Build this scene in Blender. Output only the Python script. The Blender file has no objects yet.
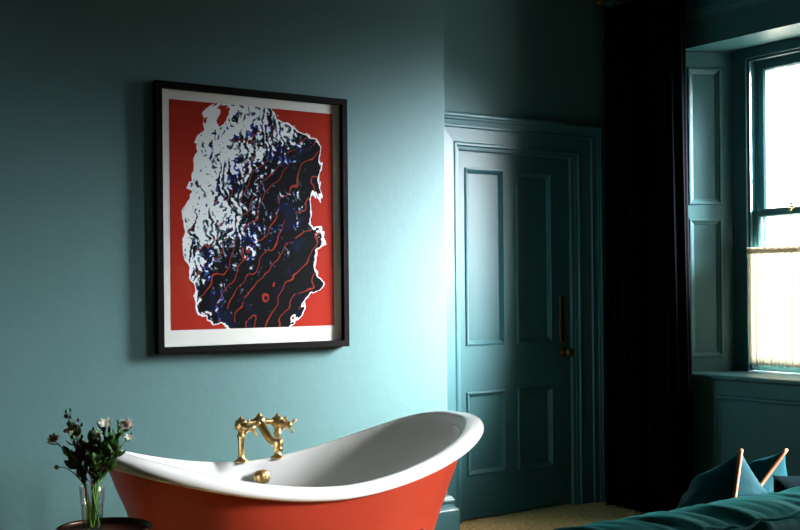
import bpy, bmesh, math, random
from mathutils import Vector, Matrix, noise
PI = math.pi
random.seed(7)
SC = bpy.context.scene
COL = SC.collection

# ------------------------------------------------------------ mesh helper
class MB:
    def __init__(s): s.v = []; s.f = []; s.sm = []; s.mi = []
    def add(s, vs, fs, smooth=True, mi=0):
        n = len(s.v); s.v += [tuple(v) for v in vs]
        for f in fs: s.f.append([i + n for i in f]); s.sm.append(smooth); s.mi.append(mi)
    def box(s, x0, x1, y0, y1, z0, z1, mi=0):
        vs = [(x, y, z) for x in (x0, x1) for y in (y0, y1) for z in (z0, z1)]
        s.add(vs, [(0,1,3,2),(4,6,7,5),(0,4,5,1),(2,3,7,6),(0,2,6,4),(1,5,7,3)], False, mi)
    def tube(s, pts, r, n=10, closed=False, caps=True, mi=0):
        pts = [Vector(p) for p in pts]; m = len(pts)
        rs = r if isinstance(r, (list, tuple)) else [r] * m
        up = None; rings = []
        for i, p in enumerate(pts):
            a = pts[(i-1) % m] if (closed or i > 0) else p
            b = pts[(i+1) % m] if (closed or i < m-1) else p
            t = (b - a)
            if t.length < 1e-9: t = Vector((0,0,1))
            t.normalize()
            if up is None:
                up = Vector((0,0,1)) if abs(t.z) < .9 else Vector((1,0,0))
            up = (up - t * up.dot(t))
            if up.length < 1e-6: up = t.orthogonal()
            up.normalize(); w = t.cross(up)
            rings.append([p + (up * math.cos(2*PI*k/n) + w * math.sin(2*PI*k/n)) * rs[i] for k in range(n)])
        s.rings(rings, closed, caps, mi)
    def rings(s, rings, closed=False, caps=True, mi=0, smooth=True):
        n = len(rings[0]); m = len(rings); vs = [v for r in rings for v in r]; fs = []
        for i in range(m if closed else m-1):
            j = (i+1) % m
            for k in range(n):
                l = (k+1) % n; fs.append((i*n+k, i*n+l, j*n+l, j*n+k))
        if caps and not closed:
            fs.append(tuple(range(n))[::-1]); fs.append(tuple(range((m-1)*n, m*n)))
        s.add(vs, fs, smooth, mi)
    def lathe(s, prof, loc=(0,0,0), axis=(0,0,1), n=32, caps=True, mi=0, wob=None):
        ax = Vector(axis).normalized(); u = ax.orthogonal().normalized(); w = ax.cross(u); o = Vector(loc)
        rg = []
        for (r, h) in prof:
            rg.append([o + ax*h + (u*math.cos(2*PI*k/n) + w*math.sin(2*PI*k/n)) * (r * (wob(k/n, h) if wob else 1)) for k in range(n)])
        s.rings(rg, False, caps, mi)
    def ball(s, c, r, n=14, sc=(1,1,1), mi=0):
        prof = [(max(1e-4, r*math.sin(PI*i/10)), -r*math.cos(PI*i/10)) for i in range(11)]
        m0 = len(s.v); s.lathe(prof, (0,0,0), (0,0,1), n, True, mi)
        for i in range(m0, len(s.v)):
            v = s.v[i]; s.v[i] = (c[0]+v[0]*sc[0], c[1]+v[1]*sc[1], c[2]+v[2]*sc[2])
    def grid(s, P, smooth=True, mi=0, closeu=False):
        m = len(P); n = len(P[0]); fs = []
        for i in range(m-1):
            for k in range(n if closeu else n-1):
                l = (k+1) % n; fs.append((i*n+k, i*n+l, (i+1)*n+l, (i+1)*n+k))
        s.add([p for r in P for p in r], fs, smooth, mi)
    def loops(s, O, ux, uz, un, rect, prof, cap=True, openb=False, mi=0, smooth=False):
        """nested rectangles: rect=(a0,a1,b0,b1); prof=[(inset, height)...]"""
        O = Vector(O); ux = Vector(ux); uz = Vector(uz); un = Vector(un); a0, a1, b0, b1 = rect; vs = []; fs = []
        for (ins, h) in prof:
            bb = b0 if openb else b0 + ins
            for (a, b) in ((a0+ins, bb), (a0+ins, b1-ins), (a1-ins, b1-ins), (a1-ins, bb)):
                vs.append(O + ux*a + uz*b + un*h)
        for i in range(len(prof)-1):
            for k in range(3 if openb else 4):
                l = (k+1) % 4; fs.append((i*4+k, i*4+l, (i+1)*4+l, (i+1)*4+k))
        if cap: m = (len(prof)-1)*4; fs.append((m, m+1, m+2, m+3))
        s.add(vs, fs, smooth, mi)
    def build(s, name, mats, parent=None, bevel=0, subsurf=0, solid=0, recalc=True, loc=None):
        me = bpy.data.meshes.new(name)
        vs = s.v
        if loc is not None: vs = [(v[0]-loc[0], v[1]-loc[1], v[2]-loc[2]) for v in vs]
        me.from_pydata(vs, [], s.f); me.update()
        for i, p in enumerate(me.polygons): p.use_smooth = s.sm[i]; p.material_index = s.mi[i]
        if recalc:
            bm = bmesh.new(); bm.from_mesh(me); bmesh.ops.recalc_face_normals(bm, faces=bm.faces); bm.to_mesh(me); bm.free()
        for m in (mats if isinstance(mats, (list, tuple)) else [mats]): me.materials.append(m)
        o = bpy.data.objects.new(name, me); COL.objects.link(o)
        if loc is not None and parent is None: o.location = loc
        if parent is not None: o.parent = parent
        if bevel:
            b = o.modifiers.new('b', 'BEVEL'); b.width = bevel; b.segments = 2; b.limit_method = 'ANGLE'; b.angle_limit = math.radians(50)
        if subsurf:
            b = o.modifiers.new('s', 'SUBSURF'); b.levels = subsurf; b.render_levels = subsurf
        if solid:
            b = o.modifiers.new('t', 'SOLIDIFY'); b.thickness = solid; b.offset = 0
        return o

def tag(o, label=None, cat=None, group=None, kind=None):
    if label: o['label'] = label
    if cat: o['category'] = cat
    if group: o['group'] = group
    if kind: o['kind'] = kind
    return o
def empty(name, loc=(0,0,0)):
    o = bpy.data.objects.new(name, None); COL.objects.link(o); o.location = loc; o.empty_display_size = .1
    return o
def struct(mb, name, mat, **k):
    return tag(mb.build(name, mat, **k), kind='structure')

# ------------------------------------------------------------ materials
def srgb(r, g, b):
    f = lambda c: (c/255/12.92) if c/255 <= .04045 else ((c/255+.055)/1.055)**2.4
    return (f(r), f(g), f(b), 1)
def mat(name, col, rough=.5, metal=0, spec=.5, sheen=0, sheen_tint=None, coat=0, noise_amt=0, noise_scale=4, bump=0, bump_scale=60, trans=0, ior=1.45, sheen_rough=.4):
    m = bpy.data.materials.new(name); m.use_nodes = True; nt = m.node_tree; b = nt.nodes['Principled BSDF']
    b.inputs['Base Color'].default_value = col; b.inputs['Roughness'].default_value = rough; b.inputs['Metallic'].default_value = metal
    b.inputs['Specular IOR Level'].default_value = spec; b.inputs['IOR'].default_value = ior
    b.inputs['Sheen Weight'].default_value = sheen; b.inputs['Sheen Roughness'].default_value = sheen_rough
    if sheen_tint: b.inputs['Sheen Tint'].default_value = sheen_tint
    b.inputs['Coat Weight'].default_value = coat; b.inputs['Coat Roughness'].default_value = .1
    b.inputs['Transmission Weight'].default_value = trans
    tc = nt.nodes.new('ShaderNodeTexCoord')
    if noise_amt:
        n = nt.nodes.new('ShaderNodeTexNoise'); n.inputs['Scale'].default_value = noise_scale; n.inputs['Detail'].default_value = 6
        nt.links.new(tc.outputs['Object'], n.inputs['Vector'])
        mx = nt.nodes.new('ShaderNodeMix'); mx.data_type = 'RGBA'
        mx.inputs['A'].default_value = tuple(c*(1-noise_amt) for c in col[:3])+(1,)
        mx.inputs['B'].default_value = tuple(min(1, c*(1+noise_amt)) for c in col[:3])+(1,)
        nt.links.new(n.outputs['Fac'], mx.inputs['Factor']); nt.links.new(mx.outputs['Result'], b.inputs['Base Color'])
    if bump:
        n = nt.nodes.new('ShaderNodeTexNoise'); n.inputs['Scale'].default_value = bump_scale; n.inputs['Detail'].default_value = 5
        nt.links.new(tc.outputs['Object'], n.inputs['Vector'])
        bp = nt.nodes.new('ShaderNodeBump'); bp.inputs['Strength'].default_value = bump; bp.inputs['Distance'].default_value = .004
        nt.links.new(n.outputs['Fac'], bp.inputs['Height']); nt.links.new(bp.outputs['Normal'], b.inputs['Normal'])
    return m

WALL = mat('teal wall paint', srgb(70, 106, 107), .6, spec=.35, noise_amt=.05, noise_scale=2.5, bump=.25, bump_scale=22)
DEEP = mat('deep teal wall paint', srgb(62, 92, 94), .7)
TRIM = mat('teal eggshell woodwork', srgb(48, 90, 95), .45, spec=.4, noise_amt=.03, bump=.06, bump_scale=60)
CEIL = mat('ceiling paint', srgb(125, 132, 132), .8)
ENAMEL = mat('white enamel', srgb(244, 244, 240), .12, spec=.5, coat=.3)
TERRA = mat('terracotta bath paint', srgb(170, 56, 36), .36, spec=.5, noise_amt=.05, noise_scale=5, bump=.05, bump_scale=30)
BRASS = mat('polished brass', srgb(236, 200, 140), .3, metal=1)
DBRASS = mat('aged brass', srgb(112, 76, 40), .35, metal=1, noise_amt=.2, noise_scale=30)
VELVET = mat('teal velvet', srgb(8, 98, 96), .75, spec=.12, sheen=.25, sheen_tint=srgb(60, 200, 200), noise_amt=.18, noise_scale=9, bump=.25, bump_scale=240)
PILLOW = mat('teal pillow velvet', srgb(3, 74, 84), .75, spec=.1, sheen=.2, sheen_tint=srgb(50, 190, 220), noise_amt=.2, noise_scale=8, bump=.25, bump_scale=240)
DARKV = mat('dark teal velvet', srgb(2, 26, 32), .8, spec=.02, sheen=.06, sheen_tint=srgb(70, 150, 160), bump=.2, bump_scale=240)
PIPE = mat('tan piping', srgb(196, 116, 70), .55, spec=.4)
CURTAIN = mat('midnight velvet curtain', srgb(3, 4, 7), .95, spec=.03, sheen=0, noise_amt=.2, noise_scale=3)
BLACKW = mat('black frame wood', srgb(5, 4, 4), .6, spec=.06, noise_amt=.2, noise_scale=25)
PAPER = mat('print paper', srgb(205, 208, 202), .8, spec=.1)
BRONZE = mat('dark bronze tray', srgb(58, 42, 34), .3, metal=.9, noise_amt=.3, noise_scale=20)
LEAF = mat('dark leaf', srgb(52, 88, 44), .45, spec=.5, noise_amt=.5, noise_scale=25)
LEAF2 = mat('fresh leaf', srgb(70, 104, 46), .45, spec=.5, noise_amt=.4, noise_scale=25)
LEAF3 = mat('purple brown leaf', srgb(58, 34, 34), .5, noise_amt=.4, noise_scale=25)
STEM = mat('green stem', srgb(120, 164, 60), .5, noise_amt=.3, noise_scale=30)
PETALW = mat('white petal', srgb(236, 234, 220), .6, noise_amt=.04, noise_scale=40)
PETALP = mat('blush petal', srgb(226, 204, 200), .6, noise_amt=.1, noise_scale=40)
PETALO = mat('apricot petal', srgb(222, 164, 110), .6, noise_amt=.15, noise_scale=40)
STONE = mat('outside stone', srgb(190, 180, 160), .9, noise_amt=.08, noise_scale=3, bump=.3, bump_scale=14)
SLATE = mat('roof slate', srgb(120, 122, 128), .8, noise_amt=.15, noise_scale=6)
ROAD = mat('street paving', srgb(130, 128, 122), .9, noise_amt=.1)
SHADE = mat('apricot lampshade silk', srgb(236, 150, 104), .7)
OAK = mat('dark wood', srgb(58, 38, 26), .4, noise_amt=.3, noise_scale=15)

def glass_pane(name):
    m = bpy.data.materials.new(name); m.use_nodes = True; nt = m.node_tree; nt.nodes.clear()
    o = nt.nodes.new('ShaderNodeOutputMaterial'); mx = nt.nodes.new('ShaderNodeMixShader')
    t = nt.nodes.new('ShaderNodeBsdfTransparent'); g = nt.nodes.new('ShaderNodeBsdfGlossy'); g.inputs['Roughness'].default_value = .0
    f = nt.nodes.new('ShaderNodeFresnel'); ge = nt.nodes.new('ShaderNodeNewGeometry'); mr = nt.nodes.new('ShaderNodeMapRange')
    mr.inputs[3].default_value = 1.5; mr.inputs[4].default_value = 1/1.5      # same reflectance from both sides of the thin pane
    nt.links.new(ge.outputs['Backfacing'], mr.inputs[0]); nt.links.new(mr.outputs[0], f.inputs['IOR'])
    nt.links.new(f.outputs[0], mx.inputs[0]); nt.links.new(t.outputs[0], mx.inputs[1]); nt.links.new(g.outputs[0], mx.inputs[2]); nt.links.new(mx.outputs[0], o.inputs[0])
    return m
PANE = glass_pane('window glass')
VGLASS = glass_pane('clear glass'); VGLASS.node_tree.nodes['Map Range'].inputs[3].default_value = 2.1; VGLASS.node_tree.nodes['Map Range'].inputs[4].default_value = 1/2.1
WATER = glass_pane('water'); WATER.node_tree.nodes['Transparent BSDF'].inputs[0].default_value = (.90, .97, .88, 1)

def leafy(m, amt):
    """thin living tissue lets part of the light through"""
    nt = m.node_tree; b = nt.nodes['Principled BSDF']; o = [n for n in nt.nodes if n.type == 'OUTPUT_MATERIAL'][0]
    t = nt.nodes.new('ShaderNodeBsdfTranslucent'); mx = nt.nodes.new('ShaderNodeMixShader'); mx.inputs[0].default_value = amt
    src = b.inputs['Base Color']
    if src.is_linked: nt.links.new(src.links[0].from_socket, t.inputs['Color'])
    nt.links.new(b.outputs[0], mx.inputs[1]); nt.links.new(t.outputs[0], mx.inputs[2]); nt.links.new(mx.outputs[0], o.inputs[0])
for q in (LEAF, LEAF2, LEAF3, STEM): leafy(q, .3)
for q in (PETALW, PETALP, PETALO): leafy(q, .5)
def make_sheer():
    m = bpy.data.materials.new('sheer voile'); m.use_nodes = True; nt = m.node_tree; nt.nodes.clear(); N = nt.nodes.new; L = nt.links.new
    o = N('ShaderNodeOutputMaterial'); d = N('ShaderNodeBsdfDiffuse'); t = N('ShaderNodeBsdfTranslucent'); tr = N('ShaderNodeBsdfTransparent')
    d.inputs['Color'].default_value = srgb(225, 216, 196); t.inputs['Color'].default_value = srgb(190, 180, 156)
    a = N('ShaderNodeMixShader'); a.inputs[0].default_value = .08; b = N('ShaderNodeMixShader'); b.inputs[0].default_value = .03
    L(d.outputs[0], a.inputs[1]); L(t.outputs[0], a.inputs[2]); L(a.outputs[0], b.inputs[1]); L(tr.outputs[0], b.inputs[2]); L(b.outputs[0], o.inputs[0])
    return m
SHEER = make_sheer()

def make_seagrass():
    m = bpy.data.materials.new('seagrass matting'); m.use_nodes = True; nt = m.node_tree; N = nt.nodes.new; L = nt.links.new; b = nt.nodes['Principled BSDF']
    b.inputs['Roughness'].default_value = .85
    tc = N('ShaderNodeTexCoord'); mp = N('ShaderNodeMapping'); mp.inputs['Rotation'].default_value = (0, 0, .3); mp.inputs['Scale'].default_value = (1, 1.6, 1)
    v = N('ShaderNodeTexVoronoi'); v.inputs['Scale'].default_value = 75; v.inputs['Randomness'].default_value = .55
    L(tc.outputs['Object'], mp.inputs[0]); L(mp.outputs[0], v.inputs['Vector'])
    cr = N('ShaderNodeValToRGB'); e = cr.color_ramp.elements
    e[0].position = .0; e[0].color = srgb(246, 202, 142); e[1].position = .62; e[1].color = srgb(176, 124, 74)
    L(v.outputs['Distance'], cr.inputs[0])
    n = N('ShaderNodeTexNoise'); n.inputs['Scale'].default_value = 60; L(tc.outputs['Object'], n.inputs['Vector'])
    mx = N('ShaderNodeMix'); mx.data_type = 'RGBA'; mx.blend_type = 'OVERLAY'; mx.inputs['Factor'].default_value = .6
    L(cr.outputs[0], mx.inputs['A']); L(n.outputs['Fac'], mx.inputs['B']); L(mx.outputs['Result'], b.inputs['Base Color'])
    bp = N('ShaderNodeBump'); bp.invert = True; bp.inputs['Strength'].default_value = .45; bp.inputs['Distance'].default_value = .006
    L(v.outputs['Distance'], bp.inputs['Height']); L(bp.outputs['Normal'], b.inputs['Normal'])
    return m
SEAGRASS = make_seagrass()

# ------------------------------------------------------------ room shell
X0, X1, Y0, YB, YD, H = -2.2, 4.76, -1.7, 4.37, 4.72, 2.98
XO = 5.24           # outside face of the window wall
m = MB(); m.box(X0-.2, XO, Y0-.2, YD+.25, -.12, 0); struct(m, 'floor', SEAGRASS)
m = MB(); m.box(X0-.2, XO, Y0-.2, YD+.25, H, H+.15); struct(m, 'ceiling', CEIL)
m = MB(); m.box(.35, 3.315, YB, YD+.2, 0, H); struct(m, 'wall_left', WALL, bevel=.004)     # chimney breast behind the bath
m = MB(); m.box(X0, .35, YD, YD+.2, 0, H); struct(m, 'wall_alcove', WALL)
DX0, DX1, DZ = 3.667, 4.476, 1.984
m = MB()
m.box(3.315, DX0, YD, YD+.2, 0, H); m.box(DX1, X1, YD, YD+.2, 0, H); m.box(DX0, DX1, YD, YD+.2, DZ, H)
m.box(DX0-.02, DX1+.02, YD+.07, YD+.2, 0, DZ+.02); struct(m, 'wall_back', WALL)  # slab behind the door leaf, added to stop light leaking through the gaps
m = MB(); m.box(X0-.2, X0, Y0-.2, YD+.2, 0, H); struct(m, 'wall_far_side', DEEP)
m = MB(); m.box(X0, X1, Y0-.2, Y0, 0, H); struct(m, 'wall_front', DEEP)

WT, WS = 2.51, .742                      # recess head and underside of the sill board
wins = [(2.65, 4.17), (.21, 1.73)]       # recess openings along y
m = MB()
m.box(X1, XO, 4.17, YD+.2, 0, H); m.box(X1, XO, 1.73, 2.65, 0, H); m.box(X1, XO, Y0-.2, .21, 0, H)
for a, b in wins:
    m.box(X1, XO, a, b, WT, H); m.box(X1, XO, a, b, 0, WS)
struct(m, 'wall_right', TRIM)

MOULD = [(0, 0), (.004, .007), (.012, .007), (.016, .001), (.030, -.006), (.034, -.010), (.040, -.010)]
def panel_recess(mb, O, ux, uz, un, rect, deep=1.0):
    mb.loops(O, ux, uz, un, rect, [(a, h*deep) for a, h in MOULD], cap=True)

def window(idx, a, b):
    """a,b = y-range of the recess at the room face; a sash window with shutters, sill and apron."""
    w = tag(empty('window_%d' % idx, (5.03, (a+b)/2, WS)), kind='structure')
    off = Vector((-5.03, -(a+b)/2, -WS)); c = (a+b)/2
    def bl(mb, name, mt, **k):
        mb.v = [(v[0]+off.x, v[1]+off.y, v[2]+off.z) for v in mb.v]
        return mb.build(name, mt, parent=w, **k)
    i0, i1 = a+.13, b-.13                # back of recess
    XB = 5.03
    # shutters in the splayed reveals
    for (ya, yb, sg) in ((b, i1, 1), (a, i0, -1)):
        P0 = Vector((X1+.002, ya, 0)); P1 = Vector((XB, yb, 0)); ux = (P1-P0); L = ux.length; ux.normalize()
        un = Vector((-ux.y, ux.x, 0));
        if un.y * sg > 0: un = -un
        mb = MB(); back = -.03
        zs = [.77, .845, 1.60, 1.675, 2.42, WT-.002]
        s0, s1 = .045, L-.06
        def q(x, z, h): return P0 + ux*x + Vector((0, 0, z)) + un*h
        def slab(xa, xb_, za, zb):
            vs = [q(x, z, h) for x in (xa, xb_) for z in (za, zb) for h in (back, 0)]
            mb.add(vs, [(0,1,3,2),(4,6,7,5),(0,4,5,1),(2,3,7,6),(0,2,6,4),(1,5,7,3)], False)
        slab(0, s0, zs[0], zs[5]); slab(s1, L, zs[0], zs[5])
        slab(s0, s1, zs[0], zs[1]); slab(s0, s1, zs[2], zs[3]); slab(s0, s1, zs[4], zs[5])
        for (za, zb) in ((zs[1], zs[2]), (zs[3], zs[4])):
            panel_recess(mb, P0, ux, Vector((0,0,1)), un, (s0, s1, za, zb))
        bl(mb, 'shutter', TRIM)
    # casing around the sashes
    mb = MB()
    g0, g1 = c-.535, c+.535
    zt = 2.455
    mb.box(XB, XO-.002, i1-.0, b-.005, WS, WT-.002); mb.box(XB, XO-.002, a+.005, i0, WS, WT-.002)
    mb.box(XB, XB+.13, g1, i1, .77, WT-.002); mb.box(XB, XB+.13, i0, g0, .77, WT-.002)
    mb.box(XB, XB+.13, g0, g1, zt, WT-.002)
    # staff beads
    mb.box(XB+.012, XB+.03, g1-.014, g1, .79, zt); mb.box(XB+.012, XB+.03, g0, g0+.014, .79, zt); mb.box(XB+.012, XB+.03, g0, g1, zt-.014, zt)
    mb.box(XB+.075, XB+.083, g1-.012, g1, .79, zt); mb.box(XB+.075, XB+.083, g0, g0+.012, .79, zt)
    bl(mb, 'window_casing', TRIM, bevel=.002)
    # sill board with rounded nose
    mb = MB(); pr = [(5.145, .742), (X1-.012, .742), (X1-.034, .744), (X1-.044, .752), (X1-.044, .762), (X1-.034, .769), (X1-.012, .771), (5.145, .771)]
    def yof(x, s):      # sill follows the splay
        e = .03 if x < X1 else 0
        t = min(1, max(0, (x-X1)/(XB-X1))); return (b+e-.13*t-.001) if s else (a-e+.13*t+.001)
    pr = pr[:1] + [(XB, .742), (X1+.001, .742)] + pr[1:] + [(X1+.001, .771), (XB, .771)]
    pr = [(5.145,.742),(XB,.742),(X1+.001,.742),(X1-.001,.742),(X1-.034,.744),(X1-.044,.752),(X1-.044,.762),(X1-.034,.769),(X1-.001,.771),(X1+.001,.771),(XB,.771),(5.145,.771)]
    n = len(pr)
    vs = [(x, yof(x, 0), z) for x, z in pr] + [(x, yof(x, 1), z) for x, z in pr]
    mb.add(vs, [(i, (i+1) % n, n+(i+1) % n, n+i) for i in range(n)] + [tuple(range(n))[::-1], tuple(range(n, 2*n))], False)
    bl(mb, 'window_sill', TRIM)
    mb = MB(); mb.box(5.162, XO+.10, g1-.025, i1-.001, WS, WT-.003); mb.box(5.162, XO+.10, i0+.001, g0+.025, WS, WT-.003); mb.box(5.162, XO+.10, g0+.025, g1-.025, 2.44, WT-.003); bl(mb, 'stone_surround', STONE)
    mb = MB(); mb.box(5.145, XO+.06, a+.16, b-.16, .70, .765); bl(mb, 'outer_sill', STONE)
    # panelled apron under the sill
    mb = MB(); mb.loops((X1-.001, 0, 0), (0,1,0), (0,0,1), (-1,0,0), (a+.22, b-.22, .22, .665), [(0,0),(.003,.012),(.016,.012),(.022,.004),(.034,.003),(.034,0)], cap=False)
    mb.loops((X1-.001, 0, 0), (0,1,0), (0,0,1), (-1,0,0), (a+.02, b-.02, .165, .74), [(0,0),(0,.006),(.05,.006),(.05,.0)], cap=False)
    bl(mb, 'apron_panel', TRIM)
    # sashes
    def sash(x0, x1, z0, z1, rb, rt, name):
        mb = MB(); st = .048
        mb.box(x0, x1, g0+.004, g0+st, z0, z1); mb.box(x0, x1, g1-st, g1-.004, z0, z1)
        mb.box(x0, x1, g0+st, g1-st, z0, z0+rb); mb.box(x0, x1, g0+st, g1-st, z1-rt, z1)
        xm = (x0+x1)/2
        mb.loops((x0, 0, 0), (0,1,0), (0,0,1), (-1,0,0), (g0+st, g1-st, z0+rb, z1-rt), [(0, 0), (.008, -.012), (.008, -.02)], cap=False)
        o = bl(mb, name, TRIM, bevel=.002)
        mb = MB(); mb.v = []; vs = [(xm, g0+st-.004, z0+rb-.004), (xm, g1-st+.004, z0+rb-.004), (xm, g1-st+.004, z1-rt+.004), (xm, g0+st-.004, z1-rt+.004)]
        mb.add(vs, [(0,1,2,3)], False)
        mb.v = [(v[0]+off.x, v[1]+off.y, v[2]+off.z) for v in mb.v]
        mb.build('glass_pane', PANE, parent=o)
    sash(XB+.035, XB+.073, .775, 1.642, .075, .036, 'lower_sash')
    sash(XB+.084, XB+.122, 1.606, 2.45, .036, .05, 'upper_sash')
    mb = MB(); cx, cy, cz = XB+.06, c+.28, 1.643
    mb.box(cx-.02, cx+.03, cy-.012, cy+.012, cz, cz+.006); mb.tube([(cx-.005, cy, cz), (cx-.005, cy, cz+.016)], .006); mb.ball((cx-.012, cy+.008, cz+.018), .009)
    mb.tube([(cx-.022, cy-.018, cz-.004), (cx-.03, cy, cz-.014), (cx-.022, cy+.018, cz-.004)], .004); mb.ball((cx-.028, cy, cz-.012), .009)
    mb.tube([(cx-.005, cy, cz+.014), (cx-.03, cy-.012, cz+.012)], .004)
    bl(mb, 'sash_fastener', BRASS)
    return w
for i, (a, b) in enumerate(wins): window(i+1, a, b)

# moulding above the window recess
m = MB(); P = []
for (dx, z) in [(0, 2.640), (.010, 2.642), (.012, 2.656), (.020, 2.660), (.030, 2.675), (.032, 2.692), (.040, 2.696), (.040, 2.712), (.0, 2.714)]:
    P.append([(X1-dx, Y0, z), (X1-dx, YD, z)])
m.grid(P, smooth=False); struct(m, 'trim_1', TRIM)

# skirting boards
SK = [(.058, 0), (.058, .165), (.052, .172), (.045, .176), (.034, .182), (.030, .196), (.036, .206), (.036, .214), (.026, .222), (.018, .232), (0, .235)]
def skirt(path, name):
    """path = list of (x, y, nx, ny) : corner points and outward mitre offset"""
    mb = MB(); P = []
    for (t, z) in SK: P.append([(x+nx*t*.66, y+ny*t*.66, z) for (x, y, nx, ny) in path])
    mb.grid(P, smooth=False); struct(mb, name, TRIM)
skirt([(.35, YD-.001, -1, -1), (.35, YB, -1, -1), (3.315, YB, 1, -1), (3.315, YD-.001, 1, 0)], 'baseboard_left')
skirt([(X0, YD, 0, -1), (.292, YD, 0, -1)], 'baseboard_alcove')
skirt([(4.697, YD, 0, -1), (X1-.002, YD, 0, -1)], 'baseboard_back')
skirt([(X1-.001, Y0, -1, 0), (X1-.001, YD-.06, -1, 0)], 'baseboard_right')

# ------------------------------------------------------------ door
door = tag(empty('door_1', (DX0, YD+.02, 0)), kind='structure')
def dl(mb, name, mt, **k):
    mb.v = [(v[0]-DX0, v[1]-YD-.02, v[2]) for v in mb.v]; return mb.build(name, mt, parent=door, **k)
LF = YD+.018
m = MB(); l0, l1 = 3.672, 4.471
xs = [l0, 3.722, 3.992, 4.078, 4.340, l1]; zz = [.008, .234, .682, .926, 1.876, 1.980]
for (a, b) in ((0,1), (2,3), (4,5)): m.box(xs[a], xs[b], LF, LF+.04, zz[0], zz[5])
for (a, b) in ((1,2), (3,4)):
    for (c, d) in ((0,1), (2,3), (4,5)): m.box(xs[a], xs[b], LF, LF+.04, zz[c], zz[d])
    for (c, d) in ((1,2), (3,4)):
        m.loops((0, LF, 0), (1,0,0), (0,0,1), (0,-1,0), (xs[a], xs[b], zz[c], zz[d]), [(0,0),(.003,.006),(.010,.007),(.015,.001),(.024,-.006),(.030,-.012),(.034,-.012)], cap=True)
dl(m, 'door_leaf', TRIM)
m = MB()
m.loops((0, YD, 0), (1,0,0), (0,0,1), (0,-1,0), (3.476, 4.690, 0, 2.156),
        [(0,-.001),(0,.040),(.010,.046),(.020,.046),(.026,.038),(.034,.036),(.040,.030),(.060,.024),(.066,.028),(.074,.028),(.080,.018),(.150,.014),(.158,.018),(.168,.018),(.174,.008),(.184,.006),(.192,.004),(.192,-.055)],
        cap=False, openb=True)
dl(m, 'door_frame', TRIM)
m = MB()
m.box(4.395, 4.437, LF-.004, LF, .925, 1.185)
m.loops((0, LF-.004, 0), (1,0,0), (0,0,1), (0,-1,0), (4.395, 4.437, .925, 1.185), [(0,0),(.004,.004),(.008,.001)], cap=True)
dl(m, 'finger_plate', DBRASS, bevel=.001)
m = MB(); m.lathe([(.026,0),(.026,.004),(.012,.008),(.009,.014),(.009,.032),(.014,.038),(.024,.046),(.028,.058),(.024,.070),(.012,.076),(.001,.077)], (4.416, LF, .868), (0,-1,0)); dl(m, 'door_knob', DBRASS)
m = MB(); m.lathe([(.010,0),(.010,.003),(.004,.005),(.0008,.005)], (4.410, LF, .742), (0,-1,0), n=16); m.box(4.407, 4.413, LF-.004, LF, .722, .742); dl(m, 'keyhole_cover', DBRASS)

# ------------------------------------------------------------ framed print
PX, PZ = 2.277, 1.535
pic = tag(empty('framed_print', (PX, YB-.004, PZ)), 'large red, white and dark blue abstract print in a thin black frame above the bath', 'picture')
hw, hh = .458, .557
m = MB(); m.loops((0,0,0), (1,0,0), (0,0,1), (0,-1,0), (-hw, hw, -hh, hh), [(0,0),(0,.036),(.002,.038),(.026,.038),(.028,.036),(.028,.012)], cap=False)
m.build('picture_frame', BLACKW, parent=pic)
m = MB(); m.box(-hw+.005, hw-.005, -.010, -.002, -hh+.005, hh-.005); m.build('backing_board', BLACKW, parent=pic)
m = MB(); m.box(-hw+.026, hw-.026, -.013, -.0105, -hh+.026, hh-.026); paper = m.build('print_paper', PAPER, parent=pic)
m = MB(); m.add([(-hw+.03,-.024,-hh+.03),(hw-.03,-.024,-hh+.03),(hw-.03,-.024,hh-.03),(-hw+.03,-.024,hh-.03)], [(0,1,2,3)], False); m.build('picture_glass', PANE, parent=pic)

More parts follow.
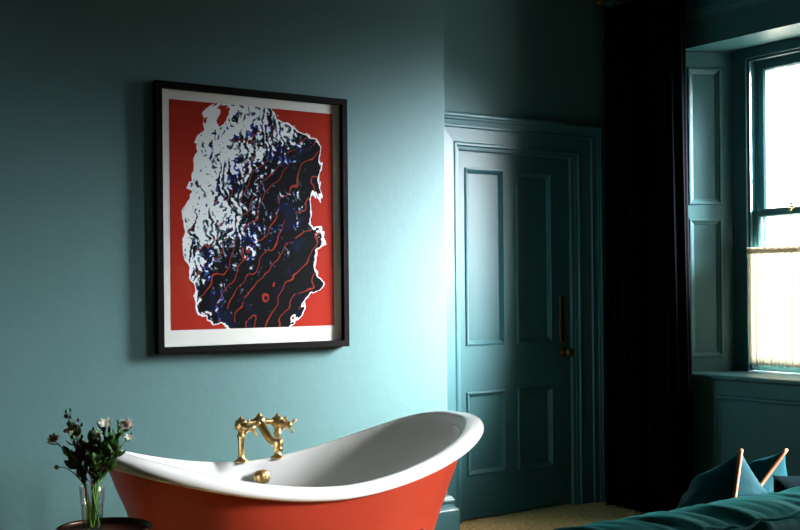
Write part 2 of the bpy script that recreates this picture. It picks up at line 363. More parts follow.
def make_print():
    m = bpy.data.materials.new('abstract print ink'); m.use_nodes = True; nt = m.node_tree; N = nt.nodes.new; L = nt.links.new; b = nt.nodes['Principled BSDF']; b.inputs['Roughness'].default_value = .7; b.inputs['Specular IOR Level'].default_value = .05
    tc = N('ShaderNodeTexCoord'); sep = N('ShaderNodeSeparateXYZ'); L(tc.outputs['Object'], sep.inputs[0])
    def math_(op, a, c=None, cl=False):
        n = N('ShaderNodeMath'); n.operation = op; n.use_clamp = cl
        for i, v in enumerate((a, c)):
            if v is None: continue
            if isinstance(v, (int, float)): n.inputs[i].default_value = v
            else: L(v, n.inputs[i])
        return n.outputs[0]
    def noise_(scale, detail=4, dist=0, vec=None, rough=.5):
        n = N('ShaderNodeTexNoise'); n.inputs['Scale'].default_value = scale; n.inputs['Detail'].default_value = detail; n.inputs['Distortion'].default_value = dist; n.inputs['Roughness'].default_value = rough
        L(vec or tc.outputs['Object'], n.inputs['Vector']); return n.outputs['Fac']
    def ramp(v, pts, const=False):
        r = N('ShaderNodeValToRGB'); r.color_ramp.interpolation = 'CONSTANT' if const else 'LINEAR'; e = r.color_ramp.elements
        while len(e) < len(pts): e.new(.5)
        for k, (p, c) in enumerate(pts): e[k].position = p; e[k].color = c
        L(v, r.inputs[0]); return r.outputs[0]
    def mix(f, a, c):
        n = N('ShaderNodeMix'); n.data_type = 'RGBA'; L(f, n.inputs['Factor'])
        for k, v in (('A', a), ('B', c)):
            if isinstance(v, tuple): n.inputs[k].default_value = v
            else: L(v, n.inputs[k])
        return n.outputs['Result']
    x, z = sep.outputs['X'], sep.outputs['Z']
    # a tall irregular mass, wider at the top
    wob = math_('MULTIPLY', math_('SUBTRACT', noise_(5.5, 7, .6), .5), 1.5)
    ex = math_('DIVIDE', math_('ADD', x, -.01), .335); ez = math_('DIVIDE', math_('ADD', z, -.01), .50)
    p = math_('ADD', math_('POWER', math_('ABSOLUTE', ex), 2.6), math_('POWER', math_('ABSOLUTE', ez), 2.6))
    d = math_('ADD', p, math_('MULTIPLY', wob, 1.3))
    W = (1,1,1,1); K = (0,0,0,1)
    inside = ramp(d, [(0, W), (.90, K)], True); halo = ramp(d, [(0, W), (.96, K)], True)
    # light and dark patches inside the mass
    lx = math_('ADD', math_('MULTIPLY', ex, -.22), math_('MULTIPLY', ez, .16))
    wv = N('ShaderNodeTexWave'); wv.wave_type = 'BANDS'; wv.inputs['Scale'].default_value = 9; wv.inputs['Distortion'].default_value = 16; wv.inputs['Detail'].default_value = 3; wv.inputs['Detail Scale'].default_value = 1.6
    L(tc.outputs['Object'], wv.inputs['Vector'])
    patch = math_('ADD', math_('ADD', noise_(7, 7, 1.6, None, .6), lx), math_('MULTIPLY', math_('SUBTRACT', noise_(60, 3, .4), .5), .38))
    patch = math_('ADD', patch, math_('MULTIPLY', math_('SUBTRACT', wv.outputs['Fac'], .5), .16))
    white = ramp(patch, [(0, K), (.63, W)], True); mid = ramp(patch, [(0, K), (.56, W)], True)
    blue = ramp(noise_(9, 4, .8), [(0, K), (.56, W)], True)
    wv2 = N('ShaderNodeTexWave'); wv2.wave_type = 'RINGS'; wv2.inputs['Scale'].default_value = 5; wv2.inputs['Distortion'].default_value = 11; wv2.inputs['Detail'].default_value = 2; wv2.inputs['Detail Scale'].default_value = 1.2
    mp2 = N('ShaderNodeMapping'); mp2.inputs['Rotation'].default_value = (0, .9, 0); mp2.inputs['Location'].default_value = (.1, 0, .25); L(tc.outputs['Object'], mp2.inputs[0]); L(mp2.outputs[0], wv2.inputs['Vector'])
    line = ramp(wv2.outputs['Fac'], [(0, W), (.014, K)], True)
    dark = mix(blue, srgb(5, 5, 9), srgb(26, 44, 110))
    ink = mix(mid, srgb(5, 5, 9), mix(blue, srgb(70, 90, 110), srgb(40, 66, 150)))
    ink = mix(line, ink, srgb(130, 44, 30))
    ink = mix(math_('MULTIPLY', blue, math_('SUBTRACT', 1.0, mid)), ink, srgb(9, 13, 34))
    ink = mix(white, ink, srgb(214, 224, 224))
    red = srgb(150, 38, 25)
    c = mix(halo, red, srgb(222, 226, 228)); c = mix(inside, c, ink)
    L(c, b.inputs['Base Color']); return m
m = MB(); m.add([(-.392,-.0136,-.462),(.392,-.0136,-.462),(.392,-.0136,.488),(-.392,-.0136,.488)], [(0,1,2,3)], False)
m.build('print_image', make_print(), parent=pic)

# ------------------------------------------------------------ bath
CX, CY, TA, TB, TN, Z0, ZR, ZL, ZP = 1.924, 3.40, .7314, .347, 2.62, .607, .163, .148, 1.74
def sup(th, n=TN):
    c, s = math.cos(th), math.sin(th)
    return math.copysign(abs(c)**(2/n), c), math.copysign(abs(s)**(2/n), s)
def zrim(u): return Z0 + (ZR if u > 0 else ZL) * abs(u)**ZP
NT = 144
def ring(s, dz=None, t=None, zb=None, sb=None):
    out = []
    for k in range(NT):
        u, v = sup(2*PI*k/NT)
        ztop = zrim(u*.985 if t is None else u*.93)
        z = ztop + dz if t is None else (ztop-.045)*(1-t) + zb*t
        out.append((TA*s*u, TB*(sb or s)*v, z))
    return out
tub = tag(empty('slipper_bath', (CX, CY, 0)), 'freestanding double-ended roll-top bath, terracotta outside with white enamel inside', 'bath')
def key(tab, t):
    for (a, va), (b, vb) in zip(tab, tab[1:]):
        if t <= b:
            f = (t-a)/(b-a); f = f*f*(3-2*f)*.3 + f*.7; return va + (vb-va)*f
    return tab[-1][1]
OUT = [(0,.945),(.12,.915),(.3,.862),(.5,.805),(.7,.742),(.85,.67),(.94,.57),(1,.44)]
INN = [(0,.912),(.1,.875),(.3,.80),(.5,.745),(.72,.69),(.86,.62),(.95,.50),(1,.36)]
OUTA = [(0,.885),(.12,.850),(.3,.795),(.5,.735),(.7,.68),(.85,.62),(.94,.54),(1,.42)]
m = MB(); R = [ring(key(OUTA, i/24), t=i/24, zb=.15, sb=key(OUT, i/24)) for i in range(25)]
R.append([(x*.6, y*.6, .135) for x, y, z in R[-1]])
m.rings(R, caps=False); m.add(R[-1], [tuple(range(NT))]); m.build('bath_shell', TERRA, parent=tub)
INNA = [(0,.862),(.06,.83),(.3,.745),(.5,.69),(.72,.635),(.86,.575),(.95,.48),(1,.34)]
m = MB()
R = [ring(key(INNA, i/24), t=i/24, zb=.215, sb=key(INN, i/24)) for i in range(24, -1, -1)]
R = [[(x*.4, y*.4, .208) for x, y, z in R[0]]] + R
R += [ring(.890, -.024, sb=.922), ring(.893, -.010, sb=.925), ring(.899, -.002, sb=.930), ring(.910, .002, sb=.938), ring(.945, .003, sb=.96), ring(.98, .001, sb=.985), ring(.997, -.005), ring(1.006, -.014), ring(1.008, -.026), ring(.998, -.037), ring(.965, -.043, sb=.968), ring(.91, -.040, sb=.945), ring(.875, -.036, sb=.93)]
m.rings(R, caps=False); m.add([R[0][k] for k in range(NT)], [tuple(range(NT))])
m.build('enamel_lining', ENAMEL, parent=tub)
# four feet with a scrolled crest
for (sx, sy) in ((1,-1), (-1,-1), (1,1), (-1,1)):
    m = MB(); C_ = [(.335,.235,.395),(.342,.268,.408),(.350,.276,.385),(.352,.262,.33),(.355,.25,.26),(.37,.25,.19),(.40,.27,.11),(.40,.275,.05)]
    m.tube([(sx*a, sy*b, c) for a, b, c in C_], [.009,.012,.011,.014,.026,.034,.026,.022], n=14)
    m.ball((sx*.40, sy*.278, .028), .028)
    for q in (-1, 0, 1):
        m.tube([(sx*.40, sy*.272, .075), (sx*(.40+q*.014), sy*.300, .05), (sx*(.40+q*.02), sy*.304, .014)], [.010,.009,.005], n=8)
    m.build('claw_foot', TERRA, parent=tub)
m = MB()   # overflow rose on the inner far wall
oy = .300
m.lathe([(.026,0),(.026,.006),(.022,.010),(.014,.012),(.014,.020),(.024,.024),(.026,.032),(.020,.038),(.001,.040)], (.02, oy, .552), (0,-1,.16), n=28)
for k in range(4):
    a = PI/4 + k*PI/2; m.tube([(.02, oy-.038, 0.557), (.02+.016*math.cos(a), oy-.036, 0.557+.016*math.sin(a))], .004, n=8)
m.build('overflow_cap', BRASS, parent=tub)
m = MB(); m.lathe([(.03,0),(.03,.004),(.022,.006),(.001,.004)], (0, 0, .212), (0,0,1)); m.build('drain', BRASS, parent=tub)

# ------------------------------------------------------------ bath mixer
TX, TY, TZ = 1.957, 3.725, Z0+.003
tap = tag(empty('bath_mixer_tap', (TX, TY, TZ)), 'brass bath mixer tap with two pillars and cross handles on the far rim', 'tap')
for k, sx in enumerate((-1, 1)):
    bx = sx*.075; m = MB()
    m.lathe([(.026,0),(.026,.004),(.022,.007),(.015,.012),(.012,.020),(.0125,.036),(.011,.05),(.0115,.075),(.013,.085),(.0165,.093),(.013,.098),(.012,.114)], (bx,0,0), (0,0,1))
    m.build('pillar', BRASS, parent=tap)
    m = MB(); m.ball((bx, 0, .134), .025, n=20); m.ball((bx,0,.158), .008)
    m.lathe([(.012,.012),(.012,.032),(.016,.034),(.016,.042),(.010,.046),(.008,.062),(.008,.082)], (bx,0,.132), (0,-1,0), n=20)
    v = m.build('valve_body', BRASS, parent=tap)
    m = MB(); hz = .132; hy = -.088
    m.lathe([(.006,0),(.012,.003),(.014,.010),(.010,.017),(.001,.019)], (bx, hy+.008, hz), (0,-1,0), n=18)
    for q in range(4):
        a = .5 + q*PI/2; dx, dz = math.cos(a), math.sin(a)
        m.tube([(bx, hy, hz), (bx+dx*.018, hy, hz+dz*.018), (bx+dx*.026, hy, hz+dz*.026)], [.0042,.0042,.0065], n=8); m.ball((bx+dx*.029, hy, hz+dz*.029), .0068, n=10)
    m.build('cross_handle', BRASS, parent=tap)
m = MB(); m.tube([(-.075,0,.136), (-.045,0,.138), (0,0,.142), (.045,0,.138), (.075,0,.136)], [.012,.011,.013,.011,.012], n=14)
m.ball((0,0,.142), .023, n=20); m.ball((0,0,.164), .009); m.build('bridge_bar', BRASS, parent=tap)
m = MB(); pts = []; rr = []
for i in range(13):
    t = i/12; y = -.012 - .128*t; z = .135 - .052*math.sin(t*PI*.62)*1.0 - .010*t
    pts.append((0, y, z)); rr.append(.0165 - .003*t)
m.tube(pts, rr, n=16)
e = pts[-1]; m.lathe([(.012,.010),(.017,.008),(.019,.002),(.019,-.012),(.016,-.018),(.018,-.022),(.018,-.034),(.012,-.036)], (0, e[1]-.002, e[2]+.006), (0,0,1), n=22)
m.build('spout', BRASS, parent=tap)

# ------------------------------------------------------------ tray table, vase and flowers
TBX, TBY, TBZ = 1.150, 3.140, .55
table = tag(empty('tray_table', (TBX, TBY, 0)), 'small round dark bronze tray table holding the vase of flowers', 'table')
m = MB(); m.lathe([(.001,.530),(.120,.530),(.129,.534),(.133,.545),(.134,.562),(.1315,.566),(.129,.562),(.127,.552),(.122,.5505),(.001,.550)], n=56, caps=False); m.build('tray_top', BRONZE, parent=table)
m = MB(); m.tube([(0,0,.03),(0,0,.06),(0,0,.1),(0,0,.3),(0,0,.5),(0,0,.529)], [.03,.02,.011,.011,.013,.03], n=16); m.build('pedestal', BRONZE, parent=table)
m = MB(); m.lathe([(.001,0),(.115,0),(.118,.006),(.11,.014),(.03,.026),(.001,.032)], n=48, caps=False); m.build('base', BRONZE, parent=table)

VX, VY, VZ = 1.1226, 3.159, .5508
vase = tag(empty('glass_vase', (VX, VY, VZ)), 'clear stepped glass tumbler vase holding the cut flowers in water', 'vase')
def fl(t, h): return 1 + .018*math.cos(12*2*PI*t)*(1 if h < .085 else .2)
m = MB(); m.lathe([(.001,0),(.026,0),(.0275,.004),(.0290,.02),(.0305,.06),(.0315,.082),(.0345,.087),(.0355,.094),(.0345,.100),(.0350,.130),(.0340,.1315),(.0325,.130),(.0320,.100),(.0315,.090),(.0290,.082),(.0280,.06),(.0262,.02),(.0245,.010),(.001,.009)], n=72, caps=False, wob=fl)
m.build('vase_glass', VGLASS, parent=vase)
m = MB(); m.lathe([(.001,.0093),(.0240,.0103),(.0257,.02),(.0274,.06),(.0281,.076),(.001,.0762)], n=48, caps=False); m.build('water', WATER, parent=vase)

def leaf_mb(mb, base, tip, w, bend=.2, side=None, n=6):
    base = Vector(base); tip = Vector(tip); ax = tip-base; L = ax.length; ax.normalize()
    s = (side or Vector((random.uniform(-1,1), random.uniform(-1,1), random.uniform(-.3,.3))))
    s = (s - ax*s.dot(ax)); s.normalize(); nn = ax.cross(s)
    P = []
    for i in range(n+1):
        t = i/n; ww = w*math.sin(PI*min(1, t*.93+.035))**.8*(1-.35*t); c = base + ax*L*t + nn*(bend*L*math.sin(t*PI))
        P.append([c - s*ww + nn*ww*.35, c, c + s*ww + nn*ww*.35])
    mb.grid(P)
def blossom(mb, c, d, r, layers=3, npet=7, open_=.9):
    c = Vector(c); d = Vector(d).normalized(); u = d.orthogonal().normalized(); w = d.cross(u)
    for l in range(layers):
        rr = r*(1-.26*l); tilt = open_*(1-.28*l)
        for k in range(npet-l):
            a = 2*PI*(k+.5*l)/(npet-l) + random.uniform(-.15,.15); rad = u*math.cos(a)+w*math.sin(a)
            dirv = (rad*math.sin(tilt)+d*math.cos(tilt)).normalized()
            leaf_mb(mb, c, c+dirv*rr, rr*.34, bend=-.16, side=rad.cross(d), n=5)
    mb.ball(tuple(c+d*r*.15), r*.22, n=8)

CR = Vector((.8209,-.5716,0)); CF = Vector((.5711,.8205,0))
def flower(name, label, cat, hd, kind, leaves, lmat, depth=0, seed=0, group=None, hr=.016, stem_r=.0018):
    """hd=(right, up) of the head from the vase rim centre, in metres; depth towards the wall"""
    random.seed(seed)
    foot = Vector((random.uniform(-.017,.017), random.uniform(-.017,.017), .013))
    dirh = CR*hd[0] + CF*depth
    rim = Vector((0,0,.130)) + (dirh.normalized()*.018 if dirh.length > .01 else Vector((.004,.004,0)))
    head = Vector((0,0,.130+hd[1])) + dirh
    pts = []
    for i in range(15):
        t = i/14
        if t < .4: pts.append(foot.lerp(rim, t/.4))
        else:
            q = (t-.4)/.6; mid = (rim+head)/2 + Vector((0,0,.012)) + (rim-foot)*.2
            pts.append(rim.lerp(mid, q).lerp(mid.lerp(head, q), q))
    root = tag(empty(name, (VX, VY, VZ)), label, cat, group)
    sb = MB(); sb.tube(pts, [stem_r*1.2]*8+[stem_r]*7, n=6); sb.build('stem', STEM, parent=root)
    for k in range(int(leaves*1.7)):
        q = random.uniform(.46, .97); i = min(13, int(q*14)); b = pts[i]
        dv = (pts[i+1]-pts[i]).normalized()*.7 + Vector((random.uniform(-1,1), random.uniform(-1,1), random.uniform(-.2,.8)))*.75
        dv.normalize(); lb = MB(); leaf_mb(lb, b, b+dv*random.uniform(.028,.048), random.uniform(.008,.013), bend=random.uniform(-.25,.25))
        lb.build('leaf', random.choice(lmat), parent=root)
    up = (pts[-1]-pts[-2]).normalized()
    if kind in ('white', 'blush', 'apricot'):
        bb = MB(); blossom(bb, head, up*.4-CF*.9+Vector((random.uniform(-.3,.3),0,.45)), hr*1.35); bb.build('blossom', {'white':PETALW,'blush':PETALP,'apricot':PETALO}[kind], parent=root)
    elif kind == 'bud':
        bb = MB(); bb.ball(tuple(head), .0055, n=8, sc=(1,1,1.3)); blossom(bb, head, up, .009, 1, 5, .3); bb.build('bud', PETALW, parent=root)
    elif kind == 'sprig':
        for k in range(9):
            i = random.randint(10, 14); b = pts[i]; e = b + Vector((random.uniform(-.02,.02), random.uniform(-.02,.02), random.uniform(.006,.028)))
            bb = MB(); bb.tube([b, (b+e)/2+Vector((.002,0,0)), e], .0008, n=5); bb.ball(tuple(e), .0042, n=8, sc=(1,1,1.5)); bb.build('seed_head', random.choice((LEAF, LEAF3)), parent=root)
D3 = [LEAF, LEAF2, LEAF, LEAF3]
F = [
 ('rose_stem', 'apricot rose at the far left of the vase of flowers', 'flower', (-.103,.132), 'apricot', 3, [LEAF], -.01, 3, None, .017),
 ('flower_stem', 'tiny white bud on a thin stem drooping low at the left of the flowers', 'flower', (-.094,.058), 'bud', 0, [LEAF], -.02, 4),
 ('berry_sprig', 'sprig of small dark buds topping the flowers at upper left', 'foliage stem', (-.068,.190), 'sprig', 4, D3, .01, 5),
 ('berry_sprig', 'shorter sprig of dark buds just right of the tallest sprig', 'foliage stem', (-.045,.172), 'sprig', 5, D3, -.01, 6),
 ('flower_stem', 'small blush blossom just right of the apricot rose', 'flower', (-.072,.152), 'blush', 4, D3, .02, 7, None, .013),
 ('flower_stem', 'large white blossom at the top centre right of the bouquet', 'flower', (.040,.172), 'white', 6, D3, .0, 8, None, .019),
 ('flower_stem', 'white blossom just below the tallest white one', 'flower', (.027,.145), 'white', 6, D3, -.03, 9, None, .016),
 ('flower_stem', 'blush white blossom at the top right of the bouquet', 'flower', (.098,.168), 'blush', 6, [LEAF, LEAF2, LEAF], .01, 10, None, .020),
 ('flower_stem', 'small white blossom lowest on the right over the bath rim', 'flower', (.109,.136), 'white', 6, [LEAF, LEAF2], -.01, 11, None, .013),
 ('foliage_stem', 'dark leafy stem rising near the middle of the bouquet', 'foliage stem', (.058,.142), 'none', 12, [LEAF, LEAF, LEAF2], -.02, 12),
 ('foliage_stem', 'leafy stem with purple brown leaves left of centre in the bouquet', 'foliage stem', (-.040,.125), 'none', 12, [LEAF, LEAF3, LEAF3], -.02, 13),
 ('foliage_stem', 'low green leafy stem leaning right out of the vase', 'foliage stem', (.085,.105), 'none', 13, [LEAF, LEAF2, LEAF2], -.015, 14),
 ('foliage_stem', 'upright leafy stem with a pointed leaf tip at bouquet centre', 'foliage stem', (.004,.150), 'none', 14, D3, -.02, 15),
 ('foliage_stem', 'low dark leafy stem just above the vase rim', 'foliage stem', (.02,.085), 'none', 12, D3, -.04, 16),
 ('foliage_stem', 'dark leafy stem leaning back behind the white blossoms', 'foliage stem', (.075,.158), 'none', 12, D3, .03, 17),
 ('foliage_stem', 'dark leafy stem low on the left of the bouquet', 'foliage stem', (-.052,.092), 'none', 9, D3, -.01, 18),
]
for f in F:
    a = dict(zip(('name','label','cat','hd','kind','leaves','lmat','depth','seed','group','hr'), f)); flower(**a)
random.seed(11)

# ------------------------------------------------------------ curtain, pole
def curtain(x0, y0, y1, zt, zb, name, label, parts_mat):
    mb = MB(); P = []; n = 150
    for j in range(16):
        t = j/15; z = zt + (zb-zt)*t; row = []
        spread = .90 + .10*t
        for i in range(n+1):
            s = i/n; ph = s*9*2*PI
            am = .035*(.75+.35*math.sin(s*13.1+1)) ; yy = (y0+y1)/2 + (s-.5)*(y1-y0)*spread + .010*math.sin(ph*2+1)
            row.append((x0 + am*math.sin(ph + .25*math.sin(t*3+s*5)) , yy + .004*math.sin(t*5+s*7), z))
        P.append(row)
    mb.grid(P)
    o = mb.build(name, parts_mat, solid=.004); return o
cu = curtain(4.60, 3.985, 4.575, 2.80, .012, 'curtain', '', CURTAIN)
tag(cu, 'floor-length near-black velvet curtain hanging in the corner between door and window', 'curtain')
blocking_curtain = curtain(4.60, 1.40, 1.90, 2.80, .012, 'curtain', '', CURTAIN)  # unseen curtain, added to hold the second window's light off the left wall
tag(blocking_curtain, 'matching near-black curtain beside the second window, added out of view to block its light', 'curtain')
pole = tag(empty('curtain_pole', (4.60, 3.4, 2.845)), 'dark brass curtain pole with ball finial above the curtain', 'curtain pole')
m = MB(); m.tube([(0,-1.3,0), (0,1.17,0)], .014, n=16); m.build('rod', DBRASS, parent=pole)
m = MB(); m.lathe([(.014,0),(.018,.004),(.012,.010),(.022,.022),(.026,.034),(.020,.048),(.001,.056)], (0,1.17,0), (0,1,0), n=20); m.build('finial', DBRASS, parent=pole)
for y in (1.12, -1.2):
    m = MB(); m.tube([(0,y,0), (.06,y,.0), (.158,y,.0)], .008, n=10); m.lathe([(.03,0),(.03,.006),(.01,.01)], (.159,y,0), (-1,0,0), n=20); m.build('bracket', DBRASS, parent=pole)
for k in range(9):
    y = .66 + k*.055
    m = MB(); m.tube([(.022*math.cos(a*PI/8), y, -.008+.022*math.sin(a*PI/8)) for a in range(16)], .0025, n=6, closed=True); m.build('curtain_ring', DBRASS, parent=pole)

def cafe(yc, label, idx):
    """short gathered voile on a thin rod across the lower sash"""
    root = tag(empty('cafe_curtain', (5.028, yc, 1.42)), label, 'sheer curtain')
    mb = MB(); P = []; n = 260; zt, zb = .012, -.612
    for j in range(22):
        t = j/21; z = zt + (zb-zt)*t; row = []
        for i in range(n+1):
            s = i/n; f = noise.noise(Vector((s*34, t*.7, idx*3.1)))*.013 + .005*math.sin(s*2*PI*52 + 1.5*math.sin(s*20))
            g = .55 + .45*min(1, t*6) if t < .9 else 1 - (t-.9)*3
            row.append((f*g, (s-.5)*1.062 , z + (.004*math.sin(s*150) if j in (0, 21) else 0)))
        P.append(row)
    mb.grid(P); mb.build('voile', SHEER, parent=root)
    mb = MB(); P = []
    for j in range(5):     # gathered heading ruffle
        t = j/4; row = []
        for i in range(n*2+1):
            s = i/(n*2); row.append((-.006 + .005*math.sin(s*2*PI*95+j) + .003*noise.noise(Vector((s*60,t*3,1))), (s-.5)*1.064, .018 - .036*t))
        P.append(row)
    mb.grid(P); mb.build('gathered_heading', SHEER, parent=root)
    mb = MB(); mb.tube([(.0,-.532,.0), (.0,.532,.0)], .004, n=10); mb.build('rod', DBRASS, parent=root)
cafe(3.41, 'short white sheer cafe curtain across the lower half of the window beside the dark curtain', 1)
cafe(.97, 'short white sheer cafe curtain across the second window behind the sofa, mirrored in the print', 2)

# ------------------------------------------------------------ sofa
SX0, SX1 = 1.43, 3.20
sofa = tag(empty('sofa', ((SX0+SX1)/2, 1.9, 0)), 'teal velvet sofa with a soft gathered back, its back to the camera', 'sofa')
so = Vector(((SX0+SX1)/2, 1.9, 0))
def sl(mb, name, mt, **k):
    mb.v = [(v[0]-so.x, v[1]-so.y, v[2]-so.z) for v in mb.v]; return mb.build(name, mt, parent=sofa, **k)
def wr(x, y, s=0):   # slanting gathers in the velvet
    a = noise.noise(Vector(((x + y*.35)*19, (y - x*.2)*3.2, s)))
    b = noise.noise(Vector(((x + y*.2)*42, (y + x)*5, s+7)))
    return .013*(abs(a)**.8*(1 if a > 0 else -1)) + .005*b
# back cushion pad: profile in (y, z), swept along x
prof = []
for i in range(41):
    t = i/40
    if t < .15: y, z = 1.655, .44 + (t/.15)*.22
    elif t < .42:
        q = (t-.15)/.27*PI/2; y, z = 1.585 + .070*math.cos(q), .66 + .118*math.sin(q)
    elif t < .75:
        q = (t-.42)/.33; y, z = 1.585 - .145*q, .778 - .012*q*q + .006*math.sin(q*PI)
    else:
        q = (t-.75)/.25*PI/2; y, z = 1.440 - .030*math.sin(q), .766 - .032*(1-math.cos(q))
    prof.append((y, z))
mb = MB(); P = []; n = 340
for (y, z) in prof:
    row = []
    for i in range(n+1):
        s = i/n; x = SX0 + (SX1-SX0)*s; e = min(1, s/.022, (1-s)/.022); e = math.sqrt(max(0, 1-(1-e)**2))
        yy = 1.55 + (y-1.55)*(.80+.20*e); zc = .60 + (z-.60)*(.72+.28*e)
        w = wr(x, y, 1)*e*(.35 + .65*min(1, max(0, (1.60-y)/.06)))
        pucker = -.006*math.exp(-((y-1.44)/.012)**2)
        row.append((x, yy, zc + (w + pucker)*(1 if z > .6 else 0)))
    P.append(row)
mb.grid(P)
mb.add(P[0][0:1]+[r[0] for r in P], [tuple(range(1, len(P)+1))], True); mb.add([r[-1] for r in P], [tuple(range(len(P)))], True)
sl(mb, 'back_cushion', VELVET)
mb = MB(); P = []
for j in range(26):   # outer back, falls from the seam to the floor
    t = j/25; z = .742*(1-t) + .09*t; row = []
    for i in range(n+1):
        s = i/n; x = SX0+.004 + (SX1-SX0-.008)*s
        row.append((x, 1.405 + .006*math.sin(t*PI) + wr(x, z*1.2, 4)*.3*(1-t)**1.5 - .008*math.sin(min(1, t*8)*PI/2), z + .0))
    P.append(row)
P = [[(x, 1.46, .745) for (x, y, z) in P[0]]] + P + [[(x, 1.46, .09) for (x, y, z) in P[0]]]
mb.grid(P); mb.box(SX0+.006, SX1-.006, 1.44, 1.60, .09, .70); sl(mb, 'outer_back', VELVET)
mb = MB(); pts = []
for i in range(120):
    x = SX0+.012 + (SX1-SX0-.024)*i/119; pts.append((x, 1.436+.002*math.sin(i*.7), .7655 + wr(x, 1.44, 1)*.8))
mb.tube(pts, .0038, n=8); sl(mb, 'piping', VELVET)
mb = MB(); mb.box(SX0+.01, SX1-.01, 1.60, 2.36, .09, .23); sl(mb, 'seat_base', VELVET, bevel=.02)
for k in range(2):
    mb = MB(); a = SX0+.16 + k*.735; mb.box(a, a+.725, 1.665, 2.38, .232, .345); sl(mb, 'seat_cushion', VELVET, bevel=.035)
for sx in (0, 1):
    mb = MB(); a = SX0+.012 if sx == 0 else SX1-.142; mb.box(a, a+.13, 1.665, 2.36, .23, .56); sl(mb, 'armrest', VELVET, bevel=.04)
for (x, y) in ((SX0+.08,1.48), (SX1-.08,1.48), (SX0+.08,2.28), (SX1-.08,2.28)):
    mb = MB(); mb.lathe([(.014,0),(.022,.09)], (x, y, .0), (0,0,1), n=14); sl(mb, 'leg', OAK)

def cushion(loc, size, thick, e1, e2, label, mt, pipe=True, pmat=PIPE, seed=1, name='cushion'):
    """e1,e2: in-plane axes; corners pulled to points"""
    e1 = Vector(e1).normalized(); e2 = Vector(e2); e2 = (e2 - e1*e2.dot(e1)).normalized(); nn = e1.cross(e2); N_ = 30; h = size/2
    root = tag(empty(name, loc), label, 'cushion')
    def pos(u, v, sgn):
        pu = u*h*(1-.085*(1-v*v)**1.0*abs(u)**2); pv = v*h*(1-.085*(1-u*u)*abs(v)**2)
        b = ((1-abs(u)**2.3)*(1-abs(v)**2.3)); b = max(0, b)**.62
        w = noise.noise(Vector((u*2.2+seed, v*2.2, sgn*2)))*.10 + noise.noise(Vector((u*6+seed, v*3, sgn*5)))*.05
        return e1*pu + e2*pv + nn*(sgn*thick/2*b*(1+w*2.2))
    mb = MB()
    for sgn in (1, -1):
        mb.grid([[pos(-1+2*i/N_, -1+2*j/N_, sgn) for j in range(N_+1)] for i in range(N_+1)])
    mb.build('cover', mt, parent=root)
    if pipe:
        pts = []
        for k in range(4*N_):
            s, q = divmod(k, N_); t = -1+2*q/N_
            u, v = ((t,-1),(1,t),(-t,1),(-1,-t))[s]; pts.append(pos(u, v, 1))
        mb = MB(); mb.tube(pts, .0062, n=8, closed=True); mb.build('piping', pmat, parent=root)
    return root
def axes(view, yaw, roll, lean=0):
    """plane seen edge-on from the camera, turned by yaw, rotated in its plane by roll, leaning sideways"""
    v = Vector((view[0], view[1], 0)).normalized(); v = Matrix.Rotation(yaw, 3, 'Z') @ v
    up = Vector((0,0,1)); nrm = v.cross(up); up = (up*math.cos(lean) + nrm*math.sin(lean)).normalized()
    return v*math.cos(roll)+up*math.sin(roll), -v*math.sin(roll)+up*math.cos(roll)
def peak_cushion(peak, size, thick, view, yaw, roll, lean, label, mt, **k):
    a1, a2 = axes(view, math.radians(yaw), math.radians(roll), math.radians(lean)); h = size/2
    return cushion(tuple(Vector(peak) - a1*h - a2*h), size, thick, a1, a2, label, mt, **k)
peak_cushion((2.44, 1.94, .800), .33, .27, (2.4,1.9), 4, 45, 12, 'teal velvet cushion with tan piping, nearest the curtain, dark on its left side', PILLOW, seed=1)
peak_cushion((2.86, 2.11, .745), .30, .17, (2.7,2.0), -6, 45, 34, 'teal velvet cushion with tan piping behind and right of the front piped cushion', PILLOW, seed=5)
peak_cushion((3.12, 1.98, .745), .29, .16, (2.9,1.95), 50, 10, 6, 'plain teal velvet cushion at the right edge of the photo', PILLOW, pipe=False, seed=9)
cushion((2.585, 1.82, .60), .30, .13, (1,0,0), (0,.12,1), 'dark teal cushion upright against the sofa back at right', DARKV, pipe=False, seed=12)

# ------------------------------------------------------------ fringed lamp by the second window (seen mirrored in the print's glass)
lamp = tag(empty('floor_lamp', (3.35, .98, 0)), 'floor lamp with an apricot fringed shade, seen mirrored in the glass of the print', 'lamp')
m = MB(); m.lathe([(.001,0),(.14,0),(.14,.012),(.03,.03),(.012,.05),(.010,.7),(.016,.72),(.010,.74),(.010,1.19),(.001,1.2)], n=28, caps=False); m.build('stand', DBRASS, parent=lamp)
m = MB(); m.lathe([(.14,1.20),(.125,1.26),(.10,1.34),(.085,1.42)], n=48, caps=False, wob=lambda t, h: 1+.02*math.cos(t*2*PI*16)); m.build('lamp_shade', SHADE, parent=lamp, solid=.002)
m = MB()
for k in range(90):
    a = 2*PI*k/90; m.tube([(.14*math.cos(a), .14*math.sin(a), 1.202), (.142*math.cos(a), .142*math.sin(a), 1.15)], .0022, n=5)
m.build('fringe', SHADE, parent=lamp)
m = MB(); m.ball((0,0,1.27), .03, n=14); m.build('bulb', ENAMEL, parent=lamp)

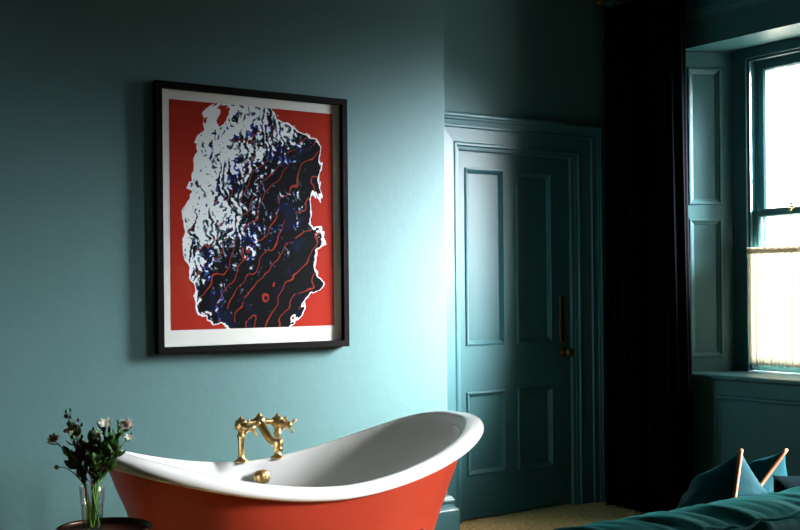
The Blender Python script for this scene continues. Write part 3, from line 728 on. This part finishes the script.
# ------------------------------------------------------------ outside
m = MB(); m.box(XO+.05, 40, -30, 45, -3.3, -3.2); struct(m, 'ground', ROAD)
bld = tag(empty('stone_terrace', (19, 14, -3.2)), 'pale stone building with a low slate roof seen through the window', 'building')
m = MB(); m.box(0, 8, -14, 26, 0, 4.6); m.box(-.1, 0, -14, 26, 3.9, 4.0); m.box(-.15, .1, -14, 26, 4.5, 4.7); m.build('wall', STONE, parent=bld)
m = MB(); m.add([(-.3,-14,4.7),(-.3,26,4.7),(4,26,6.3),(4,-14,6.3),(8,-14,4.7),(8,26,4.7)], [(0,1,2,3),(3,2,5,4),(0,3,4),(1,5,2)], False); m.build('roof', SLATE, parent=bld)
for k in range(9):
    y = -11 + k*4
    m = MB(); m.box(-.03, .1, y, y+1.1, 1.8, 3.4); m.build('window', SLATE, parent=bld)

# ------------------------------------------------------------ light: an overcast sky through the windows
w = bpy.data.worlds.new('sky'); SC.world = w; w.use_nodes = True; nt = w.node_tree; bg = nt.nodes['Background']
tc = nt.nodes.new('ShaderNodeTexCoord'); sp = nt.nodes.new('ShaderNodeSeparateXYZ'); nt.links.new(tc.outputs['Generated'], sp.inputs[0])
cr = nt.nodes.new('ShaderNodeValToRGB'); e = cr.color_ramp.elements
e[0].position = 0; e[0].color = (.26,.28,.31,1); e[1].position = .35; e[1].color = (.6,.62,.64,1); q = e.new(.62); q.color = (2,2,2,1)
gd = Vector((.83, -.548, .32)).normalized()          # thin cloud brightest around the veiled sun
nz = nt.nodes.new('ShaderNodeVectorMath'); nz.operation = 'NORMALIZE'; nt.links.new(tc.outputs['Generated'], nz.inputs[0])
dt = nt.nodes.new('ShaderNodeVectorMath'); dt.operation = 'DOT_PRODUCT'; dt.inputs[1].default_value = gd; nt.links.new(nz.outputs[0], dt.inputs[0])
mr = nt.nodes.new('ShaderNodeMapRange'); mr.interpolation_type = 'SMOOTHERSTEP'; mr.inputs[1].default_value = .905; mr.inputs[2].default_value = 1.0; mr.inputs[3].default_value = 1.0; mr.inputs[4].default_value = 70.0
nt.links.new(dt.outputs['Value'], mr.inputs[0]); st = nt.nodes.new('ShaderNodeMath'); st.operation = 'MULTIPLY'; st.inputs[1].default_value = 8.0; nt.links.new(mr.outputs[0], st.inputs[0])
nt.links.new(sp.outputs['Z'], cr.inputs[0]); nt.links.new(cr.outputs[0], bg.inputs['Color']); nt.links.new(st.outputs[0], bg.inputs['Strength'])
for (a, b) in wins:
    ld = bpy.data.lights.new('window_portal', 'AREA'); ld.shape = 'RECTANGLE'; ld.size = 1.1; ld.size_y = 1.75; ld.cycles.is_portal = True
    lo = bpy.data.objects.new('window_portal', ld); COL.objects.link(lo); lo.location = (5.2, (a+b)/2, 1.61)
    lo.rotation_euler = (0, math.radians(90), 0); ld.size, ld.size_y = 1.75, 1.14

# ------------------------------------------------------------ camera
cd = bpy.data.cameras.new('camera'); cam = bpy.data.objects.new('camera', cd); COL.objects.link(cam)
cd.sensor_width = 36; cd.lens = 36*1134/800; cd.shift_y = (288.5-265)/800; cd.clip_start = .05
rho = .0098
r0 = Vector((.8209,-.5716,0)).normalized(); f0 = Vector((.5716,.8209,0)).normalized(); u0 = Vector((0,0,1))
r1 = r0*math.cos(rho) - u0*math.sin(rho); u1 = u0*math.cos(rho) + r0*math.sin(rho)
M = Matrix((r1, u1, -f0)).transposed().to_4x4(); M.translation = Vector((0,0,1.236)); cam.matrix_world = M
SC.camera = cam
SC.view_settings.view_transform = 'Standard'; SC.view_settings.look = 'None'; SC.view_settings.gamma = 1; SC.view_settings.use_curve_mapping = False
SC.view_settings.exposure = .62
cy = SC.cycles; cy.use_denoising = True; cy.max_bounces = 10; cy.diffuse_bounces = 5; cy.glossy_bounces = 4; cy.transmission_bounces = 8; cy.transparent_max_bounces = 16
cy.caustics_reflective = False; cy.caustics_refractive = False; cy.sample_clamp_indirect = 12; cy.use_adaptive_sampling = False
